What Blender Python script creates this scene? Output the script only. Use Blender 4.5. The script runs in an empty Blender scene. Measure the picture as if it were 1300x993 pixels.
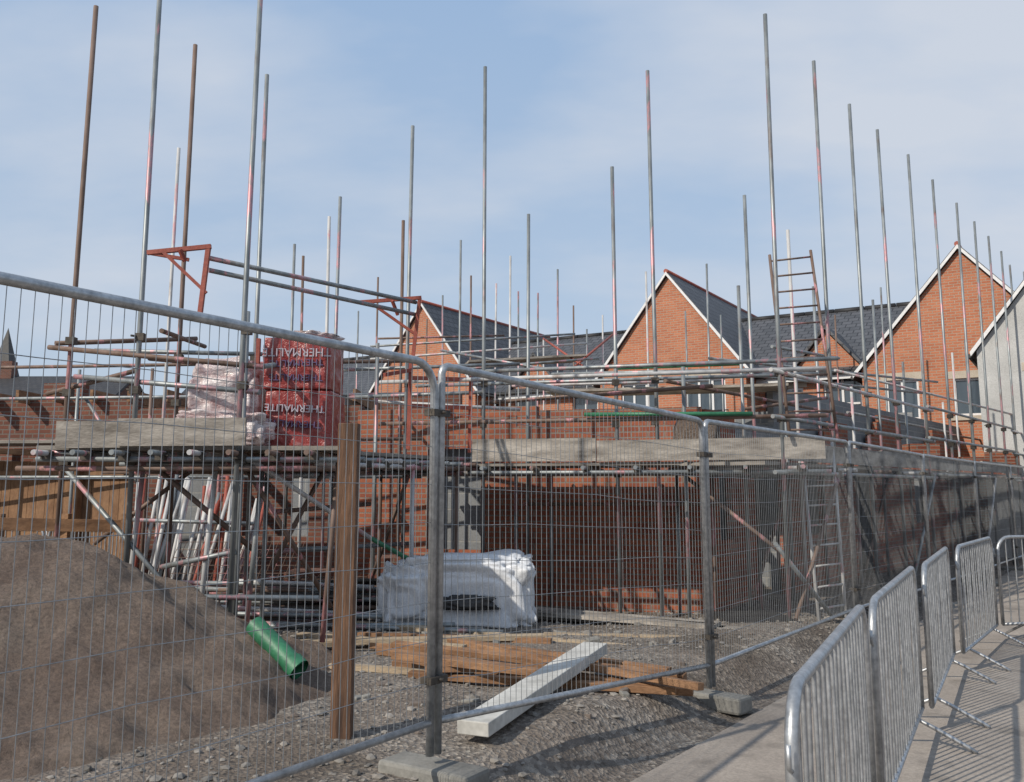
import bpy, math, random, bmesh
from math import radians, sin, cos, pi, sqrt
from mathutils import Vector, noise
random.seed(7)
D = bpy.data
scene = bpy.context.scene
Z = Vector((0,0,1))

# ------------------------------------------------------------ survey helpers
EYE = 1.65; TH = radians(8.3); F = 1150.0
def W(px, py, Y):
    u=(px-650)/F; v=(452-py)/F
    dy=cos(TH)-v*sin(TH); dz=sin(TH)+v*cos(TH); k=Y/dy
    return Vector((u*k, Y, EYE+dz*k))
def G(px, py, z=0.0):
    v=(452-py)/F
    dy=cos(TH)-v*sin(TH); dz=sin(TH)+v*cos(TH)
    return W(px,py,(z-EYE)/dz*dy)
def ss(a,b,x):
    t=max(0,min(1,(x-a)/(b-a))); return t*t*(3-2*t)
def dline(x,y): return (x-1.5)*.816-(y-7.1)*.578
def gh(x,y):
    site=ss(-.2,.3,-dline(x,y))
    near=1-ss(9.5,12,y)
    if y>40 or x<-30: return 0.0
    n=noise.fractal(Vector((x*.9,y*.9,0)),1,2,4)
    return site*(.05+.17*near+.045*n*(1 if y<20 else 0))

# ------------------------------------------------------------ materials
def nmat(name):
    m=D.materials.new(name); m.use_nodes=True
    nt=m.node_tree; b=nt.nodes['Principled BSDF']; return m,nt,b
def coords(nt, kind='Object', scale=(1,1,1), rot=(0,0,0)):
    tc=nt.nodes.new('ShaderNodeTexCoord'); mp=nt.nodes.new('ShaderNodeMapping')
    mp.inputs['Scale'].default_value=scale; mp.inputs['Rotation'].default_value=rot
    nt.links.new(tc.outputs[kind],mp.inputs['Vector']); return mp.outputs['Vector']
def tnoise(nt,vec,scale,detail=4,rough=.6):
    n=nt.nodes.new('ShaderNodeTexNoise'); n.inputs['Scale'].default_value=scale
    n.inputs['Detail'].default_value=detail; n.inputs['Roughness'].default_value=rough
    nt.links.new(vec,n.inputs['Vector']); return n.outputs['Fac']
def ramp(nt,fac,stops):
    r=nt.nodes.new('ShaderNodeValToRGB'); cr=r.color_ramp
    while len(cr.elements)<len(stops): cr.elements.new(.5)
    for e,(p,c) in zip(cr.elements,stops):
        e.position=p; e.color=(c[0],c[1],c[2],1) if isinstance(c,tuple) else (c,c,c,1)
    nt.links.new(fac,r.inputs['Fac']); return r.outputs['Color']
def mix(nt,fac,a,b,mode='MIX'):
    n=nt.nodes.new('ShaderNodeMix'); n.data_type='RGBA'; n.blend_type=mode
    for key,val in (('Factor',fac),('A',a),('B',b)):
        s=[i for i in n.inputs if i.name==key and (i.type=='VALUE' if key=='Factor' else i.type=='RGBA')][0]
        if isinstance(val,(int,float)): s.default_value=val
        elif isinstance(val,tuple): s.default_value=(val[0],val[1],val[2],1)
        else: nt.links.new(val,s)
    return [o for o in n.outputs if o.type=='RGBA'][0]
def bump(nt,b,h,strength=.3,dist=.01):
    n=nt.nodes.new('ShaderNodeBump'); n.inputs['Strength'].default_value=strength
    n.inputs['Distance'].default_value=dist
    nt.links.new(h,n.inputs['Height']); nt.links.new(n.outputs['Normal'],b.inputs['Normal'])
def M(name,c1,c2,scale=4,rough=.8,metal=0,bmp=.2,stretch=(1,1,1),fine=40,dist=.01,kind='Object'):
    m,nt,b=nmat(name); v=coords(nt,kind,stretch)
    f=tnoise(nt,v,scale); col=ramp(nt,f,[(.3,c1),(.7,c2)])
    f2=tnoise(nt,v,fine,2); g=ramp(nt,f2,[(.25,.72),(.75,1.0)])
    col=mix(nt,1.0,col,g,'MULTIPLY')
    nt.links.new(col,b.inputs['Base Color'])
    b.inputs['Roughness'].default_value=rough; b.inputs['Metallic'].default_value=metal
    if bmp: bump(nt,b,f2,bmp,dist)
    return m
def pole_mat(name,base1,base2,pink=True,rough=.5,metal=.5):
    m,nt,b=nmat(name); v=coords(nt,'Object',(3.1,2.7,1.0))
    f=tnoise(nt,v,3.0,3); col=ramp(nt,f,[(.3,base1),(.7,base2)])
    if pink:
        p=tnoise(nt,coords(nt,'Object',(2.3,2.9,.55)),2.3,1); pk=ramp(nt,p,[(.60,0.0),(.615,1.0)])
        w=tnoise(nt,v,14,3); wk=ramp(nt,w,[(.35,.15),(.6,.85)])
        pk=mix(nt,1.0,pk,wk,'MULTIPLY')
        col=mix(nt,pk,col,(.52,.24,.26))
    r=tnoise(nt,coords(nt,'Object',(1.7,3.3,.8)),2.6,4); rk=ramp(nt,r,[(.57,0.0),(.74,.7)])
    col=mix(nt,rk,col,(.15,.085,.055))
    nt.links.new(col,b.inputs['Base Color'])
    b.inputs['Roughness'].default_value=rough; b.inputs['Metallic'].default_value=metal
    return m
m_pole=pole_mat('galvanised_tube',(.16,.175,.18),(.31,.33,.335))
m_rust=pole_mat('rusty_tube',(.11,.07,.05),(.20,.14,.115),True,.7,.2)
m_pale=pole_mat('pale_tube',(.34,.34,.34),(.52,.51,.50),True,.6,.1)
m_green=M('green_paint',(.02,.12,.06),(.04,.20,.10),5,.5)
m_fit=M('coupler_steel',(.05,.045,.04),(.13,.11,.09),9,.6,.5)
m_zinc=M('zinc',(.32,.33,.34),(.54,.55,.56),10,.42,.7,.05)
m_wire=M('wire_zinc',(.24,.25,.26),(.38,.39,.40),6,.5,.5,0)
m_red=M('red_oxide_paint',(.24,.05,.035),(.38,.10,.065),5,.65)
m_board=M('weathered_board',(.16,.14,.12),(.34,.31,.27),3,.9,0,.4,(1,1,6),30)
m_toe=M('toe_board_wood',(.15,.13,.11),(.46,.42,.37),3.4,.9,0,.5,(.8,.8,3),25)
m_wood=M('treated_timber',(.15,.075,.037),(.36,.20,.105),4,.85,0,.4,(1,1,3),30)
m_hoard=M('hoarding_timber',(.17,.085,.04),(.30,.17,.09),4,.85,0,.4,(2,2,1),20)
m_wood2=M('new_timber',(.28,.21,.14),(.50,.40,.28),3,.8,0,.3,(2,2,8),20)
m_white=M('pale_beam',(.42,.41,.38),(.68,.67,.63),3,.75,0,.3,(1,1,1),18)
m_post=M('post_wood',(.06,.032,.02),(.19,.10,.055),3,.85,0,.6,(9,9,.8),12,.01)
m_conc=M('concrete',(.17,.165,.15),(.29,.28,.255),3,.9,0,.3)
m_dark=M('dark_plastic',(.02,.02,.022),(.05,.05,.05),4,.6)
m_stone=M('rubble_stone',(.10,.093,.085),(.36,.33,.295),2.2,.95,0,.3)
m_white_frame=M('white_upvc',(.66,.66,.66),(.78,.78,.78),2,.4,0,0)
m_render=M('white_render',(.40,.40,.39),(.52,.52,.51),1.5,.9,0,.1)
m_lintel=M('stone_lintel',(.42,.36,.29),(.52,.46,.38),3,.9)
m_slatebag=M('woven_white_bag',(.56,.58,.61),(.80,.81,.83),3,.55,0,.25,(1,1,1),60)

m_glass,nt,b=nmat('window_glass')
b.inputs['Base Color'].default_value=(.05,.07,.09,1); b.inputs['Roughness'].default_value=.06
b.inputs['Specular IOR Level'].default_value=.9
v=coords(nt); f=tnoise(nt,v,.6,2); bump(nt,b,f,.05,.3)

def brick(name,c1,c2,mortar,bw=.225,rh=.075,ms=.011,rough=.9,big=(.75,1.05)):
    m,nt,b=nmat(name); v=coords(nt,'UV')
    t=nt.nodes.new('ShaderNodeTexBrick'); nt.links.new(v,t.inputs['Vector'])
    t.inputs['Scale'].default_value=1; t.inputs['Brick Width'].default_value=bw
    t.inputs['Row Height'].default_value=rh; t.inputs['Mortar Size'].default_value=ms
    t.inputs['Mortar Smooth'].default_value=.2; t.inputs['Bias'].default_value=0
    t.inputs['Color1'].default_value=(*c1,1); t.inputs['Color2'].default_value=(*c2,1)
    t.inputs['Mortar'].default_value=(*mortar,1)
    f=tnoise(nt,v,1.1,5); g=ramp(nt,f,[(.3,big[0]),(.7,big[1])])
    col=mix(nt,1.0,t.outputs['Color'],g,'MULTIPLY')
    f3=tnoise(nt,v,35,2); g3=ramp(nt,f3,[(.3,.8),(.7,1.05)])
    col=mix(nt,1.0,col,g3,'MULTIPLY')
    nt.links.new(col,b.inputs['Base Color']); b.inputs['Roughness'].default_value=rough
    inv=nt.nodes.new('ShaderNodeMath'); inv.operation='SUBTRACT'; inv.inputs[0].default_value=1
    nt.links.new(t.outputs['Fac'],inv.inputs[1]); bump(nt,b,inv.outputs[0],.5,.008)
    return m
m_brick=brick('red_brick',(.37,.115,.055),(.24,.065,.036),(.24,.19,.155),big=(.65,1.05))
m_brickd=brick('red_brick_dark_shaded',(.20,.07,.042),(.13,.046,.03),(.16,.13,.11))  # darker red brick; shade on the left wing walls is put into this colour
m_brick2=brick('orange_brick',(.48,.18,.092),(.40,.13,.065),(.38,.27,.20),big=(.85,1.05))
m_block=brick('grey_blockwork',(.24,.25,.26),(.18,.19,.20),(.29,.29,.28),.45,.225,.012)
m_roof=brick('slate_tiles',(.095,.097,.107),(.065,.068,.075),(.025,.025,.028),.33,.28,.02,.6)
m_roof2=brick('slate_tiles_dark',(.05,.048,.05),(.035,.035,.04),(.02,.02,.022),.33,.28,.02,.65)

m_ground,nt,b=nmat('gravel_ground'); v=coords(nt)
vo=nt.nodes.new('ShaderNodeTexVoronoi'); vo.inputs['Scale'].default_value=34; nt.links.new(v,vo.inputs['Vector'])
bw=nt.nodes.new('ShaderNodeRGBToBW'); nt.links.new(vo.outputs['Color'],bw.inputs['Color'])
c=ramp(nt,bw.outputs[0],[(.2,(.12,.11,.10)),(.55,(.20,.185,.17)),(.9,(.35,.33,.30))])
f=tnoise(nt,v,.9,6,.65); c2=ramp(nt,f,[(.36,(.50,.44,.38)),(.5,(.85,.78,.72)),(.66,(1.05,1.02,.98))])
c=mix(nt,1.0,c,c2,'MULTIPLY')
f4=tnoise(nt,v,.55,5,.65); k=ramp(nt,f4,[(.48,0.0),(.62,.6)]); c=mix(nt,k,c,(.155,.12,.095))
nt.links.new(c,b.inputs['Base Color']); b.inputs['Roughness'].default_value=.95
f5=tnoise(nt,v,60,3)
ad=nt.nodes.new('ShaderNodeMath'); ad.operation='ADD'; nt.links.new(vo.outputs['Distance'],ad.inputs[0]); nt.links.new(f5,ad.inputs[1])
bump(nt,b,ad.outputs[0],.9,.018)

m_sand,nt,b=nmat('building_sand'); v=coords(nt)
f=tnoise(nt,v,1.4,6,.65); c=ramp(nt,f,[(.32,(.23,.165,.13)),(.5,(.30,.225,.178)),(.7,(.38,.30,.24))])
f2=tnoise(nt,v,38,4,.7); g=ramp(nt,f2,[(.3,.5),(.7,1.1)]); c=mix(nt,1.0,c,g,'MULTIPLY')
nt.links.new(c,b.inputs['Base Color']); b.inputs['Roughness'].default_value=.97
f3=tnoise(nt,v,11,8,.8); bump(nt,b,f3,1.0,.12)

m_pave,nt,b=nmat('pavement_concrete'); v=coords(nt)
f=tnoise(nt,v,.9,6,.65); c=ramp(nt,f,[(.3,(.24,.205,.175)),(.7,(.38,.33,.28))])
f2=tnoise(nt,v,50,3); g=ramp(nt,f2,[(.3,.75),(.7,1.05)]); c=mix(nt,1.0,c,g,'MULTIPLY')
f3=tnoise(nt,coords(nt,'Object',(1,1,1)),3,5); k=ramp(nt,f3,[(.54,0.0),(.66,.6)]); c=mix(nt,k,c,(.15,.13,.11))
nt.links.new(c,b.inputs['Base Color']); b.inputs['Roughness'].default_value=.92; bump(nt,b,f2,.4,.006)
m_asph=M('asphalt',(.045,.045,.045),(.07,.07,.068),2,.9,0,.5,(1,1,1),90)

m_wrap,nt,b=nmat('red_shrink_wrap'); v=coords(nt)
f=tnoise(nt,v,6,5,.7); c=ramp(nt,f,[(.35,(.17,.018,.018)),(.55,(.26,.04,.036)),(.75,(.42,.24,.23))])
nt.links.new(c,b.inputs['Base Color']); b.inputs['Roughness'].default_value=.28; bump(nt,b,f,.6,.05)
m_film,nt,b=nmat('clear_polythene'); v=coords(nt,'Object',(1,1,2.5))
f=tnoise(nt,v,4,5,.7); c=ramp(nt,f,[(.35,(.42,.26,.26)),(.6,(.66,.60,.60))])
nt.links.new(c,b.inputs['Base Color']); b.inputs['Roughness'].default_value=.2
a=ramp(nt,f,[(.35,.6),(.7,.97)]); nt.links.new(a,b.inputs['Alpha']); bump(nt,b,f,.8,.05)

# ------------------------------------------------------------ mesh builder
class MB:
    def __init__(s): s.v=[];s.f=[];s.m=[];s.sm=[]
    def face(s,idx,mat=0,smooth=False): s.f.append(idx);s.m.append(mat);s.sm.append(smooth)
    def tube(s,a,b,r,n=8,mat=0,r2=None,cap=True):
        a=Vector(a);b=Vector(b);d=b-a
        if d.length<1e-6:return
        d.normalize(); u=d.cross(Z if abs(d.z)<.9 else Vector((1,0,0))).normalized(); w=d.cross(u)
        r2=r if r2 is None else r2; o=len(s.v)
        for p,rr in((a,r),(b,r2)):
            for i in range(n):
                t=2*pi*i/n; s.v.append(p+u*(cos(t)*rr)+w*(sin(t)*rr))
        for i in range(n):
            j=(i+1)%n; s.face((o+i,o+j,o+n+j,o+n+i),mat,n>4)
        if cap: s.face(tuple(o+i for i in reversed(range(n))),mat); s.face(tuple(o+n+i for i in range(n)),mat)
    def sweep(s,pts,r,n=8,mat=0):
        pts=[Vector(p) for p in pts]; o=len(s.v); N=len(pts); u=None
        for i,p in enumerate(pts):
            t=(pts[min(i+1,N-1)]-pts[max(i-1,0)]).normalized()
            if u is None: u=t.cross(Z if abs(t.z)<.9 else Vector((1,0,0))).normalized()
            else: u=(u-t*u.dot(t)).normalized()
            w=t.cross(u)
            for k in range(n):
                a=2*pi*k/n; s.v.append(p+u*(cos(a)*r)+w*(sin(a)*r))
        for i in range(N-1):
            for k in range(n):
                j=(k+1)%n; s.face((o+i*n+k,o+i*n+j,o+(i+1)*n+j,o+(i+1)*n+k),mat,True)
        s.face(tuple(o+k for k in reversed(range(n))),mat); s.face(tuple(o+(N-1)*n+k for k in range(n)),mat)
    def obox(s,o,ax,ay,az,mat=0):
        o=Vector(o);ax=Vector(ax);ay=Vector(ay);az=Vector(az)
        if ax.cross(ay).dot(az)<0: ax,ay=ay,ax
        i=len(s.v)
        for k in (0,1):
            for c in ((0,0),(1,0),(1,1),(0,1)): s.v.append(o+ax*c[0]+ay*c[1]+az*k)
        for q in ((3,2,1,0),(4,5,6,7),(0,1,5,4),(1,2,6,5),(2,3,7,6),(3,0,4,7)): s.face(tuple(i+x for x in q),mat)
    def beam(s,a,b,w,h,mat=0,roll=0):
        a=Vector(a);b=Vector(b);d=(b-a)
        dn=d.normalized(); sd=dn.cross(Z if abs(dn.z)<.95 else Vector((0,1,0))).normalized(); up=sd.cross(dn).normalized()
        if roll: sd,up=sd*cos(roll)+up*sin(roll), up*cos(roll)-sd*sin(roll)
        s.obox(a-sd*w/2-up*h/2,sd*w,d,up*h,mat)
    def poly(s,pts,mat=0):
        i=len(s.v); s.v+= [Vector(p) for p in pts]; s.face(tuple(range(i,i+len(pts))),mat)
    def prism(s,pts,ext,mat=0):
        ext=Vector(ext); pts=[Vector(p) for p in pts]
        nrm=(pts[1]-pts[0]).cross(pts[2]-pts[0])
        if nrm.dot(ext)>0: pts=pts[::-1]
        i=len(s.v);n=len(pts); s.v+=pts; s.v+=[p+ext for p in pts]
        s.face(tuple(range(i,i+n)),mat); s.face(tuple(range(i+2*n-1,i+n-1,-1)),mat)
        for k in range(n):
            j=(k+1)%n; s.face((i+j,i+k,i+n+k,i+n+j),mat)
    def build(s,name,mats,parent=None,uv=False,bev=0):
        me=D.meshes.new(name); me.from_pydata([tuple(p) for p in s.v],[],s.f)
        for m in mats: me.materials.append(m)
        me.polygons.foreach_set('material_index',s.m); me.polygons.foreach_set('use_smooth',s.sm)
        me.update()
        if uv:
            L=me.uv_layers.new(name='UVMap').data
            for p in me.polygons:
                n=p.normal
                if abs(n.z)>.98: t=Vector((1,0,0));bt=Vector((0,1,0))
                else: t=Z.cross(n).normalized(); bt=n.cross(t)
                for li in p.loop_indices:
                    co=me.vertices[me.loops[li].vertex_index].co; L[li].uv=(co.dot(t),co.dot(bt))
        ob=D.objects.new(name,me); scene.collection.objects.link(ob)
        if parent: ob.parent=parent
        if bev:
            bm=ob.modifiers.new('b','BEVEL'); bm.width=bev; bm.segments=2
        return ob
def empty(name,loc=(0,0,0)):
    e=D.objects.new(name,None); e.empty_display_size=.3; scene.collection.objects.link(e); return e

# ------------------------------------------------------------ ground
def axis(lo,a,b,hi,st):
    r=[]; x=a
    while x<b: r.append(x); x+=st
    s=st;x=a;L=[]
    while x>lo: s*=1.35; x-=s; L.append(max(x,lo))
    s=st;x=r[-1];H=[]
    while x<hi: s*=1.35; x+=s; H.append(min(x,hi))
    return L[::-1]+r+H
xs=axis(-600,-8,9,600,.085); ys=axis(-60,2.5,15,900,.085)
me=D.meshes.new('ground'); vv=[];ff=[]
for y in ys:
    for x in xs: vv.append((x,y,gh(x,y)))
nx=len(xs)
for j in range(len(ys)-1):
    for i in range(nx-1): ff.append((j*nx+i,j*nx+i+1,(j+1)*nx+i+1,(j+1)*nx+i))
me.from_pydata(vv,[],ff); me.materials.append(m_ground)
me.polygons.foreach_set('use_smooth',[True]*len(ff))
ob=D.objects.new('ground',me); scene.collection.objects.link(ob)

ld=Vector((.578,.816,0)); rn=Vector((.816,-.578,0)); L0=Vector((1.5,7.1,0))
def LP(d,l,z=0): return L0+rn*d+ld*l+Z*z
mb=MB()
l=-14
while l<40:
    d=.3
    while d<4.4:
        mb.obox(LP(d+.006,l+.006,-.05),rn*(2.05-.012),ld*(3.0-.012),Z*(.062+random.uniform(0,.003))); d+=2.05
    l+=3.0
mb.build('pavement',[m_pave])
mb=MB(); l=-14
while l<40:
    mb.obox(LP(4.43,l,-.1),rn*.14,ld*.905,Z*.13); l+=.915
mb.build('kerb',[m_conc],bev=.012)
mb=MB(); mb.poly([LP(4.6,-30,.004),LP(14,-30,.004),LP(14,90,.004),LP(4.6,90,.004)]); mb.build('road',[m_asph])

# sand pile
cx,cy=-3.5,6.75; R=3.15
def sandh(x,y):
    rr=sqrt((x-cx)**2+((y-cy)/.95)**2)
    n=noise.fractal(Vector((x*1.3,y*1.3,3)),1,2,4)
    n2=noise.fractal(Vector((x*6,y*6,3)),.8,2,4)
    rid=.25*noise.noise(Vector((x*.8,y*.8,9)))
    h=1.44-rr*.53+ (-.25*max(0,.45-rr)) + .12*n+rid*.4+.032*n2
    return max(h,gh(x,y)-.12)
mb=MB(); N=160
for j in range(N+1):
    for i in range(N+1):
        x=cx-R+2*R*i/N; y=cy-R*.95+2*R*.95*j/N
        mb.v.append(Vector((x,y,sandh(x,y))))
for j in range(N):
    for i in range(N):
        a=j*(N+1)+i; mb.face((a,a+1,a+N+2,a+N+1),0,True)
mb.build('sand_pile',[m_sand])

t=(1+5**.5)/2
ico=[Vector(p).normalized() for p in [(-1,t,0),(1,t,0),(-1,-t,0),(1,-t,0),(0,-1,t),(0,1,t),(0,-1,-t),(0,1,-t),(t,0,-1),(t,0,1),(-t,0,-1),(-t,0,1)]]
icf=[(0,11,5),(0,5,1),(0,1,7),(0,7,10),(0,10,11),(1,5,9),(5,11,4),(11,10,2),(10,7,6),(7,1,8),(3,9,4),(3,4,2),(3,2,6),(3,6,8),(3,8,9),(4,9,5),(2,4,11),(6,2,10),(8,6,7),(9,8,1)]
mb=MB(); cnt=0
while cnt<5600:
    y=4+ (random.random()**1.1)*9.5; x=random.uniform(-4.5,5)
    if dline(x,y)>.12-random.random()*.25: continue
    if noise.noise(Vector((x*.8,y*.8,5)))<random.uniform(-.6,.25): continue
    s=random.choice([.008,.010,.012,.014,.018,.024]) * random.uniform(.7,1.3)
    if random.random()<.025: s*=2.4
    o=len(mb.v); c0=Vector((x,y,gh(x,y)+s*.2)); ra=random.random()*6.28
    sx,sy,sz=random.uniform(.7,1.5),random.uniform(.7,1.2),random.uniform(.4,.8)
    for p in ico:
        q=p*random.uniform(.75,1.2)*s; q=Vector((q.x*sx,q.y*sy,q.z*sz))
        mb.v.append(c0+Vector((q.x*cos(ra)-q.y*sin(ra),q.x*sin(ra)+q.y*cos(ra),q.z)))
    mm=1 if random.random()<.05 else 0
    for q in icf: mb.face(tuple(o+k for k in q),mm)
    cnt+=1
mb.build('rubble',[m_stone,m_brickd])

# ------------------------------------------------------------ temporary fence panels
def arc(a,b,c,r,n=6):
    a=Vector(a);b=Vector(b);c=Vector(c); u=(a-b).normalized();w=(c-b).normalized(); P=b+u*r+w*r
    return [P-w*r*cos(k*pi/2/n)-u*r*sin(k*pi/2/n) for k in range(n+1)]
def fence(a,b,za,zb,H=2.0,rc=.14):
    a=Vector((a[0],a[1],za));b=Vector((b[0],b[1],zb)); d=(b-a).normalized(); L=(b-a).length
    e=empty('mesh_fence_panel')
    mb=MB(); A=a+d*.03;B=b-d*.03; up=Z
    pts=[A]+arc(A,A+up*H,B+up*H,.05)+arc(A+up*H,B+up*H,B,rc)+[B]
    mb.sweep(pts,.0215,10); mb.tube(A+up*.16,B+up*.16,.019,8)
    mb.build('frame',[m_zinc],e)
    mb=MB(); n=int((L-.1)/.047)
    wob=random.random()*10
    for i in range(1,n):
        p=A+(B-A)*(i/n); bo=d.cross(Z)*(.012*noise.noise(Vector((i*.2,wob,0))))
        mb.tube(p+up*.16,p+up*.95+bo,.0017,4,cap=False); mb.tube(p+up*.95+bo,p+up*(H-.01),.0017,4,cap=False)
    for k in range(1,9):
        z=.16+(H-.2)*k/9; off=d.cross(Z)*.003
        last=None
        for q in range(9):
            p=A+(B-A)*(q/8)+up*(z+.018*noise.noise(Vector((q*.6,k,wob))))+off
            if last: mb.tube(last,p,.0018,4,cap=False)
            last=p
    mb.build('wire_mesh',[m_wire],e)
    mb=MB()
    for z in (.35,1.72):
        mb.obox(b+up*z-d*.07-d.cross(Z)*.035,d*.14,d.cross(Z)*.07,up*.035)
        mb.tube(b+up*(z+.02)-d.cross(Z)*.06,b+up*(z+.02)+d.cross(Z)*.06,.009,6)
    mb.build('clamps',[m_fit],e)
    mb=MB(); s=d.cross(Z); g=gh(b.x,b.y)
    bb_=Vector((b.x,b.y,g-.05))
    mb.obox(bb_-d*.11-s*.28,d*.22,s*.56,up*.12); ob=mb.build('concrete_foot',[m_conc],e,bev=.02)
fp=[((-2.3,1.85),.33),((-.40,4.85),.31),((1.50,7.1),.17),((3.82,10.35),.17),((5.9,13.1),.12),((8.05,15.9),.1),((10.2,18.7),.1),((12.4,21.4),.1)]
for i,((a,za),(b_,zb)) in enumerate(zip(fp[:-1],fp[1:])): fence(a,b_,za,zb,2.0,.16 if i==0 else .07)

# ------------------------------------------------------------ crowd barriers
def barrier(a,b,z0=0.015,H=1.1):
    a=Vector((a[0],a[1],z0));b=Vector((b[0],b[1],z0)); d=(b-a).normalized(); A=a+d*.05;B=b-d*.05;s=d.cross(Z)
    e=empty('crowd_barrier'); mb=MB(); lo=.17
    pts=[A+Z*lo]+arc(A+Z*lo,A+Z*H,B+Z*H,.16)+arc(A+Z*H,B+Z*H,B+Z*lo,.16)+[B+Z*lo]
    mb.sweep(pts,.019,10); mb.tube(A+Z*lo,B+Z*lo,.017,8)
    mb.build('frame',[m_zinc],e)
    mb=MB(); n=19
    for i in range(1,n):
        p=A+(B-A)*(i/n); zt=H-.005; bo=s*random.uniform(-.006,.006)
        mb.tube(p+Z*lo,p+Z*.6+bo,.0075,6,cap=False); mb.tube(p+Z*.6+bo,p+Z*zt,.0075,6,cap=False)
    mb.build('bars',[m_zinc],e)
    mb=MB()
    for q in (.14,.86):
        p=A+(B-A)*q
        mb.sweep([p-s*.33,p-s*.28+Z*.03,p-s*.10+Z*.12,p+Z*.165,p+s*.10+Z*.12,p+s*.28+Z*.03,p+s*.33],.014,8)
    mb.sweep([A+Z*.9,A-d*.05+Z*.92,A-d*.05+Z*.98],.007,6); mb.sweep([B+Z*.9,B+d*.03+Z*.9,B+d*.03+Z*.86],.007,6)
    mb.build('feet',[m_zinc],e)
bp=[G(1012,893,1.1),G(1092,770,1.1),G(1165,722,1.1),G(1205,697,1.1),G(1262,684,1.1)]
bp.append(bp[-1]+Vector((2.1,.55,0))); bp.append(bp[-1]+Vector((2.1,.2,0)))
for i,(a,b_) in enumerate(zip(bp[:-1],bp[1:])):
    dd=(b_-a).normalized(); nn=dd.cross(Z); o=nn*random.uniform(-.05,.05)
    barrier(a+o,b_-o*.6)
ca=W(62,640,12.2); cb=W(160,640,11.6)
barrier((ca.x,ca.y),(cb.x,cb.y),.12,1.05)
barrier((ca.x-2.0,ca.y+.6),(ca.x,ca.y),.12,1.05)

# ------------------------------------------------------------ scaffolding
R=.0242
def fit(mb,p,mat=3,s=1):
    p=Vector(p); j=lambda:random.uniform(-.01,.01)
    mb.obox(p-Vector((.042,.038,.035))*s+Vector((j(),j(),j())),(.084*s,0,0),(0,.076*s,0),(0,0,.07*s),mat)
    a=random.random()*6.28
    mb.tube(p,p+Vector((cos(a)*.085,sin(a)*.085,.0)),.011,6,mat)
def Pm(): return random.choice([0,0,0,1,1,2])
mats=[m_pole,m_rust,m_pale,m_fit,m_green,m_red]
fr=Vector((.621,.784,0)); fn=Vector((-.784,.621,0)); R0=Vector((3.0,10.1,0))
def RP(s,d,z): return R0+fr*s+fn*d+Z*z
sc=empty('scaffolding')
mb=MB()
sl=[0,1.68,3.13,4.54,6.2,7.8,9.5,11,12.6,13.9,15.3,17,18.6,20.2]
inner=[3.1,4.4,3.3,4.9,3.4,5.2,4.2,6.0,3.6,4.9,5.4,4.2,3.4,4.9]
for i,s in enumerate(sl):
    p=RP(s,0,0); zb=gh(p.x,p.y)-.02; lean=Vector((random.uniform(-.05,.05),random.uniform(-.05,.05),0))
    mb.tube(p+Z*zb,p+lean+Z*(7.26+random.uniform(-.10,.1)),R,10,0)
    mb.tube(p+Z*zb,p+Z*(zb+.03),.07,8,3)
    q=RP(s+random.uniform(-.05,.05),1.2,0)
    mb.tube(q,q+Z*inner[i],R,10,random.choice([0,2,0]))
    for z in (1.82,2.42,2.93): fit(mb,p+Z*z)
    mb.tube(RP(s+.06,-.25,1.87),RP(s+.06,1.45,1.87),R,8,Pm()); fit(mb,RP(s+.06,1.2,1.84)); fit(mb,RP(s+.03,0.03,1.86))
for d,z,m in ((-.05,1.82,0),(1.25,1.82,0),(-.05,2.93,2),(-.05,2.42,0),(1.25,2.9,1)):
    mb.tube(RP(-.35,d,z),RP(6.4,d,z),R,8,m); mb.tube(RP(6.1,d,z+.05),RP(13.5,d,z+.05),R,8,0); mb.tube(RP(13.2,d,z),RP(20.6,d,z),R,8,m)
for s0,s1,d in ((0,1.65,0),(4.54,6.2,0),(9.5,11,0),(13.9,15.3,0),(1.65,3.13,1.2),(6.2,7.8,1.2)):
    mb.tube(RP(s0,d-.07,.25),RP(s1,d-.07,1.85),R,8,Pm())
mb.build('tubes_side',mats,sc)
F0=Vector((3.0,10.1,0)); FL=Vector((-1.35,11.25,0)); fd=(FL-F0).normalized(); fb=Vector((-fd.y,fd.x,0))
if fb.y<0: fb=-fb
def FP(s,d,z): return F0+fd*s+fb*d+Z*z
FLn=(FL-F0).length
mb=MB()
def vpole(mb,px,py,Y,mat=0,r=R,zb=None):
    t=W(px,py,Y)
    g=gh(t.x,t.y)-.02 if zb is None else zb
    mb.tube(Vector((t.x+random.uniform(-.06,.06),t.y,g)),t,r,10,mat); return t
front=[(822,90,10.75,0),(777,212,11.0,0),(616,85,11.15,0),(524,160,11.3,0)]
for px,py,Y,m in front:
    t=vpole(mb,px,py,Y,m); mb.tube((t.x,t.y,gh(t.x,t.y)),(t.x,t.y,gh(t.x,t.y)+.03),.07,8,3)
    for z in (1.82,2.42,2.93): fit(mb,(t.x,t.y,z))
for px,py,Y,m in ((671,272,12.3,0),(512,280,12.6,1),(945,248,12.2,0),(1000,292,12.4,2)):
    vpole(mb,px,py,Y,m)
for z,m,dd in ((1.83,0,-.06),(2.44,1,-.06),(2.96,2,-.06),(1.83,0,1.2),(3.05,0,1.2)):
    mb.tube(FP(-.5,dd,z),FP(FLn+.3,dd,z),R,8,m)
mb.tube(FP(.3,-.11,2.47),FP(2.2,-.11,2.5),R,8,4)
mb.tube(W(600,472,11.2),W(1064,455,9.9),R,8,0)
mb.tube(W(610,512,11.3),W(905,490,10.4),R,8,1)
for k in range(9):
    s=-.2+k*.6; mb.tube(FP(s,-.28,1.88),FP(s+.05,1.5,1.88),R,8,Pm()); fit(mb,FP(s,-.06,1.86))
mb.tube(W(984,690,10.1),W(1056,782,10.6),R,8,0)
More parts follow.
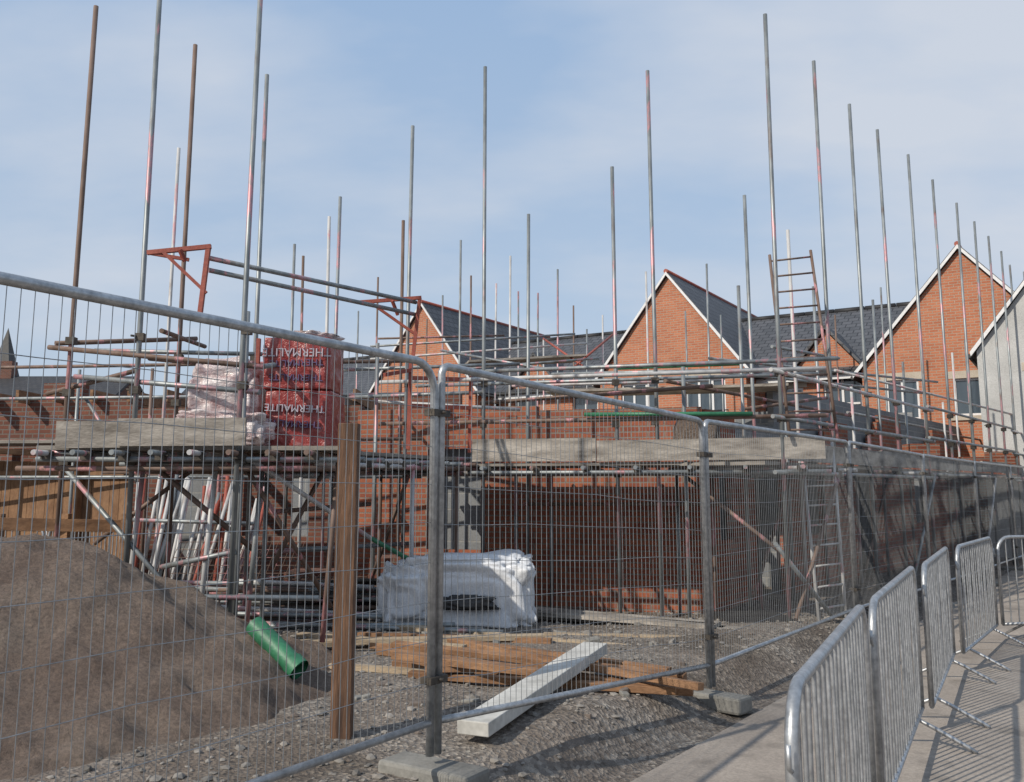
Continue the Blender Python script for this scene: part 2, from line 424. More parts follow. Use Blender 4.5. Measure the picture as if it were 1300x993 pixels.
mb.tube(W(870,605,10.9),W(990,700,10.15),R,8,1)
for px,Y,m in ((700,12.2,0),(860,11.7,0),(905,11.5,1),(655,12.4,0)):
    a=W(px,640,Y); mb.tube((a.x,Y,0),(a.x,Y,1.9),R,8,m)
mb.tube(W(665,640,12.3),W(905,640,11.4),R,8,1)
mb.build('tubes_front',mats,sc)

mb=MB()
def deck(mb,fn_,s0,s1,z,w0=.02,nb=5,bw=.225,seg=3.9):
    for k in range(nb):
        s=s0-random.uniform(0,.15)
        while s<s1:
            e=min(s+seg,s1+random.uniform(0,.15)); a=fn_(s,w0+k*(bw+.008)+bw/2,z+random.uniform(-.003,.003)); b=fn_(e-.01,w0+k*(bw+.008)+bw/2,z+random.uniform(-.003,.006))
            mb.beam(a,b,bw,.038,0); s=e+.004
deck(mb,RP,-.3,20.5,1.92,nb=6)
deck(mb,FP,.1,FLn+.2,1.93,nb=6)
mb.build('deck_boards',[m_board],sc)
mb=MB()
def toe(mb,a,b,h=.225,t=.038):
    a=Vector(a);b=Vector(b);d=(b-a).normalized();L=(b-a).length;s=0
    while s<L:
        e=min(s+random.uniform(1.8,3.4),L); o=d.cross(Z)*random.uniform(-.02,.02)+Z*random.uniform(-.018,.018)
        mb.beam(a+d*s+Z*h/2+o,a+d*e+Z*h/2+o+Z*random.uniform(-.02,.02),t,h*random.uniform(.9,1),0); s=e+.012
toe(mb,FP(-.45,-.0,1.96),FP(FLn-.9,-.0,1.96),.27)
toe(mb,RP(.2,0.0,1.95),RP(20.4,0.0,1.95))
mb.build('toe_boards',[m_toe],sc)

# loading platform scaffold (left)
lp=empty('loading_bay_scaffold'); mb=MB()
zp=2.0
PL=[(331,-12,8.0,0),(203,-8,8.35,0),(122,8,8.6,1),(248,57,9.7,1),(339,95,9.9,0)]
for i,(px,py,Y,m) in enumerate(PL):
    t=vpole(mb,px,py,Y,m)
    for z in (zp-.1,2.55,3.05): fit(mb,(t.x,t.y,z))
    mb.tube((t.x,t.y,gh(t.x,t.y)),(t.x,t.y,gh(t.x,t.y)+.03),.07,8,3)
for px,py,Y,m in ((227,188,12.5,2),(432,250,12.4,0),(418,275,13.2,2),(374,310,15,0),(385,325,15.6,1)):
    vpole(mb,px,py,Y,m)
t=W(322,395,8.1); mb.tube((t.x-.06,t.y+.02,.2),(t.x-.06,t.y+.02,t.z),R,10,0)
def rail(a,b,m=0,r=R): mb.tube(W(*a),W(*b),r,8,m)
xL,xR=-4.15,-1.65
for Y in (7.95,9.65):
    mb.tube((xL,Y,zp-.1),(xR+.3,Y+.1,zp-.1),R,8,0)
    mb.tube((xL-.2,Y+.06,zp-.18),(xR+.1,Y+.06,zp-.18),R,8,1)
mb.tube((xL,7.9,.75),(xR,7.95,.72),R,8,0)
x=xL+.1
while x<xR+.2:
    mb.tube((x,7.7,zp-.05),(x+.03,9.95,zp-.05),R,8,Pm()); fit(mb,(x,7.95,zp-.07)); x+=.33
for a,b,m in (((62,441,8.6),(335,466,8.0),1),((70,436,8.7),(250,430,9.7),1),((95,478,8.6),(330,498,8.0),0),((60,500,8.8),(175,470,8.4),1),
              ((120,445,9.7),(345,450,9.9),0),((330,466,8.0),(430,452,12.3),0),((205,420,8.4),(260,440,9.7),1),((190,455,8.35),(262,462,9.7),1),
              ((425,470,12.3),(660,462,12.4),0),((430,505,12.3),(615,498,11.3),0),((480,510,12),(660,520,12.2),2),
              ((320,585,8.05),(470,683,9.5),2),((470,683,9.5),(556,730,10.2),4),((85,597,8.5),(255,795,8.3),0),((205,600,8.3),(330,705,8.6),1),
              ((316,600,8.2),(420,770,9.2),1),((300,700,8.1),(205,720,8.5),0),((520,600,11.2),(470,740,11.8),1),((240,600,9.6),(120,690,9.6),1),
              ((400,585,9.0),(480,590,9.8),0),((65,575,8),(600,583,11.2),0),((330,590,8.2),(612,596,11.2),1),((340,604,8.5),(520,600,11.2),0),
              ((345,650,9.5),(470,640,10.5),1),((350,700,9.5),(520,690,11),0),((410,600,9.3),(345,720,9.2),1)):
    rail(a,b,m)
A0=Vector((-1.62,9.0,0)); A1=Vector((-.55,11.2,0)); ad_=(A1-A0).normalized(); an=Vector((-ad_.y,ad_.x,0))
def AP(s,d,z): return A0+ad_*s+an*d+Z*z
for k in range(8): mb.tube(AP(k*.33,-.2,zp-.07),AP(k*.33,1.3,zp-.07),R,8,Pm()); fit(mb,AP(k*.33,0,zp-.1))
mb.tube(AP(-.5,0,zp-.12),AP(2.6,0,zp-.12),R,8,2); mb.tube(AP(-.5,1.1,zp-.12),AP(2.6,1.1,zp-.12),R,8,0)
for s in (0.1,1.2,2.2):
    for d in (0,1.1):
        p=AP(s,d,0); mb.tube(p,p+Z*1.95,R,8,Pm())
for k in (1,3,4,6):
    x=-3.9+k*.37; mb.tube((x,8.3+.2*(k%3),.3),(x+.1,8.3+.2*(k%3),1.9),R,8,Pm())
mb.build('tubes',mats,lp)
mb=MB()
deck(mb,lambda s,d,z:Vector((xL+s,7.98+d,z)),.0,2.6,zp,nb=8,seg=3)
deck(mb,AP,-.3,2.5,zp,nb=5,seg=3)
mb.build('deck_boards',[m_board],lp)
mb=MB()
mb.beam(W(72,552,7.92),W(190,551,7.9),.038,.235); mb.beam(W(150,549,7.86),W(312,548,7.86),.038,.24)
mb.build('toe_boards',[m_toe],lp)
mb=MB()
def pb(a,b,w=.04,m=5): mb.beam(W(*a),W(*b),w,w,m)
pb((265,311,8.1),(254,398,8.1)); pb((187,321,8.05),(268,313,8.1)); pb((187,321,8.05),(240,330,8.1),.03); pb((205,318,8.05),(262,372,8.1),.03); pb((228,317,8.05),(235,332,8.1),.03)
pb((533,378,10.4),(524,455,10.4)); pb((455,384,10.3),(535,378,10.4)); pb((470,384,10.3),(528,425,10.4),.03); pb((498,382,10.3),(505,400,10.4),.03)
for a,b in (((262,327,8.1),(528,384,10.4)),((265,343,8.15),(530,400,10.45))):
    mb.tube(W(*a),W(*b),R,8,0)
for a,b in (((522,455,10.6),(518,570,10.6)),((598,478,11.1),(596,575,11.1)),((520,480,10.6),(598,482,11.1)),((519,515,10.6),(597,518,11.1)),((488,476,10.3),(522,470,10.6)),((328,430,8.9),(322,565,8.9)),((322,520,8.9),(410,520,9.1))):
    pb(a,b,.045)
mb.build('red_gate_frames',mats,lp)

# rear scaffold rows
rs=empty('scaffolding'); mb=MB()
bg=[(480,352),(562,375),(585,305),(598,350),(630,360),(648,325),(658,370),(683,372),(708,342),(728,388),(745,418),(765,400),(820,345),(897,335),(870,395),(1118,365),(1175,395),(1060,400),(915,400),(455,395),(1235,420),(1200,400),(690,430),(542,405)]
for px,py in bg:
    Y=5.3/((620-py)/F*1.04); Y=min(Y,26)
    vpole(mb,px,py,Y,random.choice([0,2,1,0]))
for a,b,m in (((470,440,19),(730,424,20),0),((470,456,19),(745,436,20),2),((590,468,18),(760,455,18),0),((480,430,21),(640,426,22),1),
              ((560,445,17),(700,470,15),0),((690,430,20),(740,465,18),5),((730,465,18),(778,425,20),5),((700,475,15.5),(1000,468,14.5),0),((650,490,14),(900,483,13.6),2),
              ((890,470,14),(1180,500,19),0),((900,455,14),(1190,485,19),0),((1060,470,16),(1300,530,22),2),((980,440,13),(1065,455,15),0),
              ((780,468,14),(940,462,13),4),((940,520,12.5),(1050,505,14),1)):
    mb.tube(W(*a),W(*b),R,8,m)
mb.build('tubes',mats,rs)
mb=MB(); mb.beam(W(590,463,18.5),W(735,455,19),1.1,.04,0); mb.beam(W(700,500,15),W(1000,492,14),.9,.04); mb.build('deck_boards',[m_toe],rs)

# left-hand wing scaffold
ls=empty('scaffolding'); mb=MB()
for k in range(8):
    x=-9.5+k*1.1+random.uniform(-.15,.15); p=Vector((x,13.0-.12*k,0)); mb.tube(p,p+Z*random.choice([3.3,3.6,4.2,3.0]),R,8,Pm())
for z,m in ((2.3,1),(2.9,0),(3.35,1),(1.8,0)):
    mb.tube((-10,13.1,z),(-1.2,12.1,z),R,8,m)
mb.tube((-9,13,1.0),(-7.5,12.8,2.9),R,8,1); mb.tube((-6,12.7,2.9),(-4.4,12.6,.6),R,8,0)
mb.build('tubes',mats,ls)
mb=MB(); mb.beam((-10,13.3,2.28),(-2.6,12.45,2.28),.9,.04); mb.build('deck_boards',[m_board],ls)

# ------------------------------------------------------------ ladders
def ladder(a0,a1,b0,b1,n,mat):
    e=empty('ladder'); mb=MB(); a0,a1,b0,b1=map(Vector,(a0,a1,b0,b1))
    mb.tube(a0,a1,.02,8); mb.tube(b0,b1,.02,8)
    mb.build('stiles',[mat],e); mb=MB()
    for i in range(n):
        t=(i+.6)/n; mb.tube(a0.lerp(a1,t),b0.lerp(b1,t),.013,6)
    mb.build('rungs',[mat],e)
ladder(W(1003,560,10.5),W(977,324,11.3),W(1064,560,10.7),W(1029,318,11.5),11,m_rust)
ladder(W(1040,790,10.55),W(1016,560,11.2),W(1074,784,10.75),W(1056,560,11.4),9,m_pale)

# ------------------------------------------------------------ building under construction
def wall(mb,p0,p1,z0,z1,th,ops=(),mat=0):
    p0=Vector((p0[0],p0[1],0));p1=Vector((p1[0],p1[1],0));d=(p1-p0).normalized();L=(p1-p0).length
    n=Vector((-d.y,d.x,0))
    if n.y<0: n=-n
    cuts=sorted(set([0,L]+[o[0] for o in ops]+[o[1] for o in ops]))
    for a,b in zip(cuts[:-1],cuts[1:]):
        mid=(a+b)/2; o=[q for q in ops if q[0]<=mid<=q[1]]
        spans=[(z0,z1)]
        if o: q=o[0]; spans=[(z0,q[2]),(q[3],z1)]
        for s,t in spans:
            if t-s>.005: mb.obox(p0+d*a+Z*s,d*(b-a),n*th,Z*(t-s),mat)
nb=empty('unfinished_brick_building')
mb=MB()
C=RP(1.19,1.56,0); fw=fd
def FW(s): q=C+fw*s; return (q.x,q.y)
def RW(s,d=1.56): q=RP(s,d,0); return (q.x,q.y)
wall(mb,FW(0),FW(2.2),-.1,2.72,.1); wall(mb,FW(2.2),FW(2.55),-.1,2.50,.1); wall(mb,FW(2.55),FW(4.3),-.1,2.66,.1,[(.5,1.3,.8,2.2)])
sg=[(1.3,2.2,2.7,[(.35,.75,.95,2.1)]),(2.2,4.4,2.25,[(.7,1.7,-.1,2.1)]),(4.4,6.0,2.35,[(.5,1.2,.9,2.1)]),(6.0,7.0,2.8,[]),(7.0,9.0,2.3,[(.4,1.4,-.1,2.1)]),(9.0,10.4,3.1,[]),(10.4,13,2.4,[(.8,1.8,.9,2.1)]),(13,14.2,3.0,[]),(14.2,21,2.6,[(1,2,.9,2.1),(3.5,4.5,-.1,2.1)])]
for a,b,z,o in sg: wall(mb,RW(a),RW(b-.001),-.1,z,.1,o)
for a,z0 in ((6.0,2.8),(9.0,3.1),(13,3.0)):
    for k in range(4): wall(mb,RW(a-.22*(k+1),1.563),RW(a-.22*k-.001,1.563),2.2,z0-.15*(k+1),.1)
mb.build('brick_walls',[m_brick],nb,uv=True)
mb=MB()
wall(mb,RW(1.6,1.72),RW(4,1.72),-.1,2.6,.1,[(.1,.5,.95,2.1),(1.3,2.3,-.1,2.1)]); wall(mb,RW(4.0,1.72),RW(21,1.72),-.1,3.25,.1,[(.95,1.55,.9,2.1),(3.4,4.4,-.1,2.1),(7.2,8.2,.9,2.1)])
wall(mb,(C.x-.3,C.y+.3),(C.x-3.9,C.y+1.35),-.1,2.45,.1)
for s in (4.5,8.5,12.5,16.5):
    p=Vector((*RW(s,1.85),0)); q=p+fn*5; wall(mb,(q.x,q.y),(p.x,p.y),-.1,2.9 if s<9 else 3.4,.1)
wall(mb,RW(2,6.9),RW(21,6.9),-.1,3.1,.1,[(2,3,.9,2.1),(6,7,-.1,2.1)])
mb.build('block_walls',[m_block],nb,uv=True)
mb=MB()
for k in range(16):
    s=2.2+k*.6; mb.beam(RP(s,1.9,2.35),RP(s,6.8,2.35),.05,.2)
for k in range(7):
    a=C+fw*(.5+k*.55)+fb*.5; mb.beam(a+Z*2.3,a+fb*3.5+Z*2.3,.05,.2)
mb.build('floor_joists',[m_wood2],nb)
mb=MB(); mb.poly([RP(2,1.85,2.46),RP(10.9,1.85,2.46),RP(10.9,6.8,2.46),RP(2,6.8,2.46)]); mb.build('shading_floor_deck',[m_wood2],nb)  # unseen deck, added with its joists to darken the interior

lw=empty('unfinished_brick_building'); mb=MB()
wall(mb,(.35,13.3),(-2.4,14.1),-.1,2.85,.22,[(.9,1.8,-.1,2.1)])
mb.build('brick_walls',[m_brick],lw,uv=True)
mb=MB()
wall(mb,(-2.4,14.3),(-6.2,14.9),-.1,2.95,.22,[(.8,1.9,.9,2.15),(2.5,3.3,-.1,2.15)])
wall(mb,(-6.2,14.9),(-13,16),-.1,3.15,.22,[(1,2.2,1.0,2.3),(3.4,4.4,1.0,2.3)])
for x0,x1,z in ((-3.5,-3.1,3.2),(-5.2,-4.7,3.1),(-7.9,-7.2,3.4),(-9.6,-9.1,3.3)):
    wall(mb,(x0,14.47-(x0+3.4)*.16+.01),(x1,14.47-(x1+3.4)*.16+.01),2.96,z,.2)
wall(mb,(-1,17.5),(-10,18.6),-.1,3.5,.22,[(1,2,1,2.2),(5,6,2.2,3.2)])
mb.build('rear_brick_walls',[m_brickd],lw,uv=True)
mb=MB(); wall(mb,(.3,13.6),(-6,15.2),-.1,2.5,.1,[(1.0,1.9,-.1,2.1),(3.9,5,.9,2.1)]); wall(mb,(-2.7,14.6),(-2.4,18),-.1,3.1,.1)
mb.build('block_walls',[m_block],lw,uv=True)
mb=MB()
for k in range(13): mb.beam((-10+k*.62,14.9-k*.02,3.15),(-10+k*.62,17.6,3.15),.05,.2)
mb.build('floor_joists',[m_wood],lw)
def pack(x,y,z,w,d_,h,name='brick_pack',mt=None):
    mb=MB()
    for k in range(int(h/.07)):
        j=random.uniform(-.006,.006); mb.obox((x+j,y+j,z+k*.07),(w,0,0),(0,d_,0),(0,0,.066))
    mb.build(name,[mt or m_brickd],None,uv=True)
pack(-1.9,12.3,.03,.9,.7,.75); pack(-3.1,12.6,.03,.8,.7,.55); pack(-1.2,11.9,.03,.7,.6,.4,'block_pack',m_block)
for s,d,w_,h in ((7.3,.55,.5,.5),(10.8,.5,.6,.42),(14,.5,.6,.6),(3.4,.7,.45,.3)):
    p=RP(s,d,1.945); pack(p.x,p.y,p.z,w_,.4,h,'brick_pack',m_brick)
def lumpy(name,c,sx,sy,sz,mat,seed,parent=None,amp=.14,fr_=2.2,sub=4,sq=.55,crease=.05):
    bm=bmesh.new(); bmesh.ops.create_icosphere(bm,subdivisions=sub,radius=1)
    for v in bm.verts:
        p=v.co.copy(); q=Vector([math.copysign(abs(a)**sq,a) for a in p])
        n=noise.fractal(p*fr_+Vector((seed,0,0)),1,2,4); cr=abs(noise.noise(p*fr_*1.6+Vector((0,seed,0))))
        q=q*(1+amp*n-crease*(1-cr)**4)
        v.co=Vector((q.x*sx,q.y*sy,max(q.z,-.82)*sz))
    me=D.meshes.new(name); bm.to_mesh(me); bm.free(); me.materials.append(mat)
    for p in me.polygons: p.use_smooth=True
    ob=D.objects.new(name,me); ob.location=c; scene.collection.objects.link(ob)
    if parent: ob.parent=parent
    return ob
bc=G(578,800,.2); bc.y+=.45
e=empty('bulk_bag')
lumpy('bag_body',(bc.x+.08,bc.y,.2+.33),.80,.45,.42,m_slatebag,3.1,e,.13,1.7,6,.42,.10)
lumpy('bag_fold',(bc.x-.50,bc.y-.14,.2+.29),.36,.36,.38,m_slatebag,8.1,e,.20,2.0,5,.6,.14)
lumpy('bag_flap',(bc.x+.12,bc.y-.47,.2+.27),.32,.06,.08,m_dark,5.1,e,.3,2.6,4,.7,.2)
mb=MB()
for x in (-.5,-.1,.35,.6): mb.sweep([bc+Vector((x,-.25,.42)),bc+Vector((x+.05,-.2,.70)),bc+Vector((x+.14,-.05,.71)),bc+Vector((x+.2,-.1,.44))],.014,6)
mb.build('straps',[m_slatebag],e)
lumpy('sandbag',FP(.95,.5,2.25),.26,.25,.30,m_sand,2.2)
lumpy('sandbag',FP(.35,.55,2.08),.35,.25,.15,m_sand,4.2)

pk=empty('wrapped_block_pack')
def wrapbox(name,o,w,d_,h,mat,parent):
    bm=bmesh.new(); bmesh.ops.create_cube(bm,size=1); bmesh.ops.subdivide_edges(bm,edges=bm.edges,cuts=24,use_grid_fill=True)
    for v in bm.verts:
        p=v.co; s=Vector((p.x*w,p.y*d_,p.z*h)); n=noise.fractal(s*6+Vector((o[0],o[1],o[2])),.8,2,4)
        v.co=s+s.normalized()*n*.016
    me=D.meshes.new(name); bm.to_mesh(me); bm.free(); me.materials.append(mat)
    for p in me.polygons: p.use_smooth=True
    ob=D.objects.new(name,me); ob.location=o; ob.parent=parent; scene.collection.objects.link(ob)
    bv=ob.modifiers.new('b','BEVEL'); bv.width=.02; bv.segments=2; bv.angle_limit=radians(50)
    return ob
wx=(W(332,500,8.55).x+W(418,500,8.55).x)/2; ww=W(418,500,8.55).x-W(332,500,8.55).x
wrapbox('upper_pack',(wx,8.9,2.83),ww,.7,.50,m_wrap,pk)
wrapbox('lower_pack',(wx+.03,8.92,2.30),ww*.98,.7,.54,m_wrap,pk)
m_lab=M('printed_white',(.40,.34,.40),(.58,.53,.58),3,.4,0,0); m_blue=M('printed_blue',(.10,.07,.16),(.15,.10,.2),3,.4,0,0)
for i,(z,m,s) in enumerate(((2.97,m_lab,.115),(2.86,m_blue,.09),(2.72,m_blue,.09),(2.43,m_lab,.10),(2.28,m_blue,.09))):
    cu=D.curves.new('label_text','FONT'); cu.body='THERMALITE'; cu.size=s; cu.align_x='CENTER'; cu.extrude=.012; cu.materials.append(m)
    t=D.objects.new('label_text',cu); t.location=(wx+.0,8.9-.352,z); t.rotation_euler=(radians(90),radians(180+random.uniform(-3,3)),0); scene.collection.objects.link(t); t.parent=pk
pf=W(285,500,8.7)
lumpy('polythene_wrap',(pf.x+.02,8.85,2.44),.37,.35,.50,m_film,9.3,pk,.13,1.5,5,.5,.2)
lumpy('polythene_wrap_b',(pf.x+.05,8.6,2.18),.50,.3,.2,m_film,1.3,pk,.2,2.0,5,.6,.2)
lumpy('polythene_wrap_c',(wx+.05,8.85,3.10),.32,.3,.06,m_film,6.3,pk,.3,3,4,.7,.2)

# ------------------------------------------------------------ timber & materials on the ground
mb=MB(); a=W(432,915,5.5); mb.obox((a.x-.06,5.5,.1),(.12,0,0),(0,.11,0),(0,0,W(432,537,5.5).z-.1)); mb.build('wooden_post',[m_post],bev=.006)
gp=G
mb=MB(); mb.beam(gp(600,925,.30),gp(756,822,.40),.20,.08); mb.build('pale_timber_beam',[m_white],bev=.006)
mb=MB()
for a,b,z in (((480,826),(860,876),.26),((500,842),(800,866),.26),((470,820),(740,834),.26),((560,812),(850,852),.26),((520,856),(880,878),.25),((500,818),(870,860),.31),((540,850),(760,846),.31),((600,820),(890,872),.33),((455,806),(700,814),.25),((500,832),(700,856),.36)):
    mb.beam(gp(a[0],a[1],z),gp(b[0],b[1],z),.075,.05,0,random.uniform(-.25,.25))
mb.build('timber_stack',[m_wood],bev=.004)
mb=MB()
for a,b,z,w_ in (((305,818),(690,808),.27,.14),((300,824),(500,812),.26,.12),((690,806),(965,812),.20,.14),((450,792),(560,800),.26,.14),((420,845),(600,858),.25,.07),((380,806),(590,822),.25,.09),((560,800),(800,822),.22,.08)):
    mb.beam(gp(a[0],a[1],z),gp(b[0],b[1],z),w_,.04,0,random.uniform(-.06,.06))
mb.build('plank_pile',[m_wood2])
mb=MB()
for k in range(8):
    z=.10+.05*(k//2); mb.beam(gp(676+random.uniform(0,10),782-3*(k%2),z)+Vector((0,.12*(k%4),0)),gp(925,800,z)+Vector((random.uniform(-.2,.2),.12*(k%4),0)),.2,.04)
mb.build('plank_stack',[m_toe])
mb=MB()
for k in range(60):
    y=random.uniform(9.5,11.4); zz=.22+.42*random.random()*(1-abs(y-10.5)*.8); x0=random.uniform(-4.0,-3.0); L=random.uniform(1.6,3.0)
    an_=random.uniform(-.18,.18)
    mb.tube((x0,y,zz),(x0+L*cos(an_),y+L*sin(an_),zz+random.uniform(-.12,.12)),R,8,random.choice([0,0,1,1,2,3]))
mb.build('scaffold_tube_heap',mats)
mb=MB()
for k in range(34):
    px=168+k*3.9; a=W(px+random.uniform(-6,6),725,11.2+random.uniform(0,.6)); b=W(px+22+random.uniform(-18,30),610+random.uniform(-8,25),11.8)
    a.z=.1; mb.tube(a,b,R*1.05,8,random.choice([2,2,2,2,5,0]))
mb.tube(W(165,660,11.5),W(325,665,11.5),R,8,0); mb.tube(W(165,660,11.5),W(165,760,11.5),R,8,0); mb.tube(W(325,665,11.5),W(325,760,11.5),R,8,0)
mb.build('scaffold_tube_rack',mats)
mb=MB()
a=G(190,770,.25)
for k in range(22): mb.tube(a+Vector((k*.11,0,0)),a+Vector((k*.11+.1,1.3,.25)),.004,4)
for k in range(12): mb.tube(a+Vector((0,k*.11,k*.021)),a+Vector((2.4,k*.11,k*.021)),.004,4)
a=W(185,745,10.9); a.z=.1
for k in range(20): mb.tube(a+Vector((k*.08,0,0)),a+Vector((k*.08+.25,.35,.9)),.004,4)
for k in range(11): mb.tube(a+Vector((.25*k/10,.35*k/10,.9*k/10)),a+Vector((.25*k/10+1.55,.35*k/10,.9*k/10)),.004,4)
mb.build('reinforcing_mesh',[m_rust])
# green drain pipe lying at the foot of the sand pile
mb=MB(); a=Vector((-1.86,6.75,0)); b=Vector((-1.48,6.55,0))
a.z=max(sandh(a.x,a.y),gh(a.x,a.y))+.07; b.z=max(sandh(b.x,b.y),gh(b.x,b.y))+.08
n=16
mb.tube(a,b,.072,n,0,cap=False); mb.tube(b,a,.064,n,0,cap=False); mb.tube(b-(b-a).normalized()*.08,b,.083,n,0,cap=False)
mb.build('drain_pipe',[m_green])
mb=MB(); a=G(928,806,.08)
for k in range(6): mb.obox(a+Vector((0,k*.17,.1)),(.78,.1,0),(0,.12,0),(0,0,.02))
for k in range(3): mb.obox(a+Vector((k*.34,k*.045,0)),(.09,.01,0),(0,.95,0),(0,0,.098))
mb.build('pallet',[m_dark])
mb=MB()
for k in range(46):
    if k<17: px,py=((460,885),(520,895),(610,890),(700,880),(480,870),(300,880),(830,820),(780,800),(640,800),(860,795),(870,840),(760,870),(400,860),(550,808),(720,812),(800,880),(660,900))[k]
    else: px,py=random.uniform(400,880),random.uniform(795,930)
    p=G(px,py,.24)
    if dline(p.x,p.y)>-.1: continue
    s=random.uniform(.03,.12); an_=random.random()*3
    u=Vector((cos(an_),sin(an_),random.uniform(-.2,.2)))*s; w=Vector((-sin(an_),cos(an_),.1))*s*random.uniform(.5,.9); q=Vector((p.x,p.y,gh(p.x,p.y)-.01))
    mb.obox(q,u,w,Vector((0,0,random.uniform(.02,.05))),1 if random.random()<.3 else 0)
mb.build('broken_concrete',[m_conc,m_brickd],bev=.008)

mb=MB()
a=W(-60,600,13.4);b=W(162,600,12.7); a.z=b.z=0
d=(b-a).normalized(); L=(b-a).length; s=0
while s<L:
    mb.obox(a+d*s+Z*.05,d*.143,d.cross(Z)*.02,Z*(1.98+random.uniform(-.01,.01))); s+=.15
for z in (.4,1.1,1.8): mb.obox(a+Z*z+d.cross(Z)*.03,d*L,d.cross(Z)*.05,Z*.09)
k=0
while k<L: mb.obox(a+d*k+d.cross(Z)*.08,d*.1,d.cross(Z)*.1,Z*2.1); k+=2.2
mb.build('timber_fence',[m_hoard])
mb=MB(); mb.beam(W(-20,572,9.2),W(60,576,9.6),.22,.05); mb.beam(W(-20,665,8.8),W(160,668,9.2),.05,.12)
for px in (-5,80,158): q=W(px,665,9.0); mb.beam((q.x,9.05,.0),(q.x,9.05,1.4),.08,.08)
mb.build('timber_rail',[m_wood])

# ------------------------------------------------------------ finished houses
tt=Vector((.848,-.53,0)); rr_=Vector((.53,.848,0)); M0=Vector((5.0,28.5,0))
def H(a,b,z): return M0+tt*a+rr_*b+Z*z
def window(e,a,b0,z0,w,h,cols=2,transom=None):
    mb=MB(); y=b0+.07; fw_=.06
    def ob(a0,a1,z0_,z1_,y0,dp,m): mb.obox(H(a0,y0,z0_),tt*(a1-a0),rr_*dp,Z*(z1_-z0_),m)
    ob(a,a+w,z0,z0+fw_,y,.06,0); ob(a,a+w,z0+h-fw_,z0+h,y,.06,0)
    ob(a,a+fw_,z0+fw_,z0+h-fw_,y,.06,0); ob(a+w-fw_,a+w,z0+fw_,z0+h-fw_,y,.06,0)
    for c in range(1,cols): x=a+w*c/cols; ob(x-.035,x+.035,z0+fw_,z0+h-fw_,y,.058,0)
    if transom: ob(a+fw_,a+w-fw_,z0+h*transom-.03,z0+h*transom+.03,y,.054,0)
    ob(a+.01,a+w-.01,z0+.01,z0+h-.01,y+.035,.01,1)
    ob(a-.1,a+w+.1,z0-.12,z0-.002,b0-.05,.12,2); ob(a-.12,a+w+.12,z0+h+.002,z0+h+.2,b0-.012,.1,2)
    mb.build('window',[m_white_frame,m_glass,m_lintel],e)
def gable(name,ac,w,b0,depth,ev,rg,wins,wallm,oh=.22,roofm=None):
    e=empty(name); mb=MB(); th=.25
    ops=[(x-(ac-w),x-(ac-w)+ww_,z,z+hh) for x,z,ww_,hh,c,tr in wins]
    p0=H(ac-w,b0,0); d=tt
    cuts=sorted(set([0,2*w]+[o[0] for o in ops]+[o[1] for o in ops]))
    for s,t in zip(cuts[:-1],cuts[1:]):
        mid=(s+t)/2; oo=sorted([q for q in ops if q[0]<=mid<=q[1]],key=lambda q:q[2]); z=0
        for q in oo+[None]:
            zt=q[2] if q else ev
            mb.obox(p0+d*s+Z*z,d*(t-s),rr_*th,Z*(zt-z),0)
            if q: z=q[3]
    mb.prism([H(ac-w,b0,ev),H(ac+w,b0,ev),H(ac,b0,rg)],rr_*th,0)
    mb.obox(H(ac-w,b0+th,0),tt*.25,rr_*(depth-th),Z*ev,0); mb.obox(H(ac+w-.25,b0+th,0),tt*.25,rr_*(depth-th),Z*ev,0)
    mb.obox(H(ac-w,b0+depth,0),tt*2*w,rr_*.25,Z*ev,0); mb.prism([H(ac-w,b0+depth,ev),H(ac+w,b0+depth,ev),H(ac,b0+depth,rg)],rr_*th,0)
    mb.build('walls',[wallm],e,uv=True)
    mb=MB(); sl_=(rg-ev)/w; t_=.14
    for sg_ in (-1,1):
        mb.prism([H(ac,b0-.10,rg+.03),H(ac+sg_*(w+oh),b0-.10,ev-sl_*oh+.03),H(ac+sg_*(w+oh),b0-.10,ev-sl_*oh+.03+t_),H(ac,b0-.10,rg+.03+t_)],rr_*(depth+.4),0)
    mb.build('roof',[roofm or m_roof],e,uv=True)
    mb=MB()
    for sg_ in (-1,1):
        mb.prism([H(ac,b0-.14,rg+.02),H(ac+sg_*(w+oh),b0-.14,ev-sl_*oh+.02),H(ac+sg_*(w+oh+.02),b0-.14,ev-sl_*oh+.13),H(ac,b0-.14,rg+.13)],rr_*.035,0)
        mb.tube(H(ac+sg_*(w+oh+.05),b0,ev-sl_*oh+.05),H(ac+sg_*(w+oh+.05),b0+depth,ev-sl_*oh+.05),.05,8,1)
    mb.build('bargeboards_and_gutters',[m_white_frame,m_dark],e)
    mb=MB(); mb.tube(H(ac,b0-.13,rg+.15),H(ac,b0+depth+.2,rg+.15),.075,8); mb.build('ridge_tiles',[m_red],e)
    for x,z,ww_,hh,c,tr in wins: window(e,x,b0,z,ww_,hh,c,tr)
    return e
gw=2.45
e=gable('brick_house',0,gw,0,9.5,5.25,8.4,[(-1.7,3.0,1.3,2.0,3,None),(.5,3.0,1.3,2.0,3,None),(-1.7,.9,1.3,1.3,2,None),(.5,.9,1.3,1.3,2,None)],m_brick2)
mb=MB()
for x in (-1.8,.4):
    for z in (3.1,4.0): mb.tube(H(x,-.1,z),H(x+1.5,-.1,z),.02,6)
    for k in range(13): mb.tube(H(x+.125*k,-.1,3.1),H(x+.125*k,-.1,4.0),.008,4)
mb.build('balcony_rails',[m_dark],e)
gable('brick_house',8.45,2.65,-.1,9.5,4.95,8.05,[(8.1,3.55,.75,1.0,2,None),(6.4,3.5,.85,1.1,2,None),(9.9,3.5,.75,1.0,2,None)],m_brick2)
gable('brick_house',-9.9,gw,0,9.5,5.2,8.5,[(-10.4,3.6,1.0,1.2,2,None)],m_brick2)
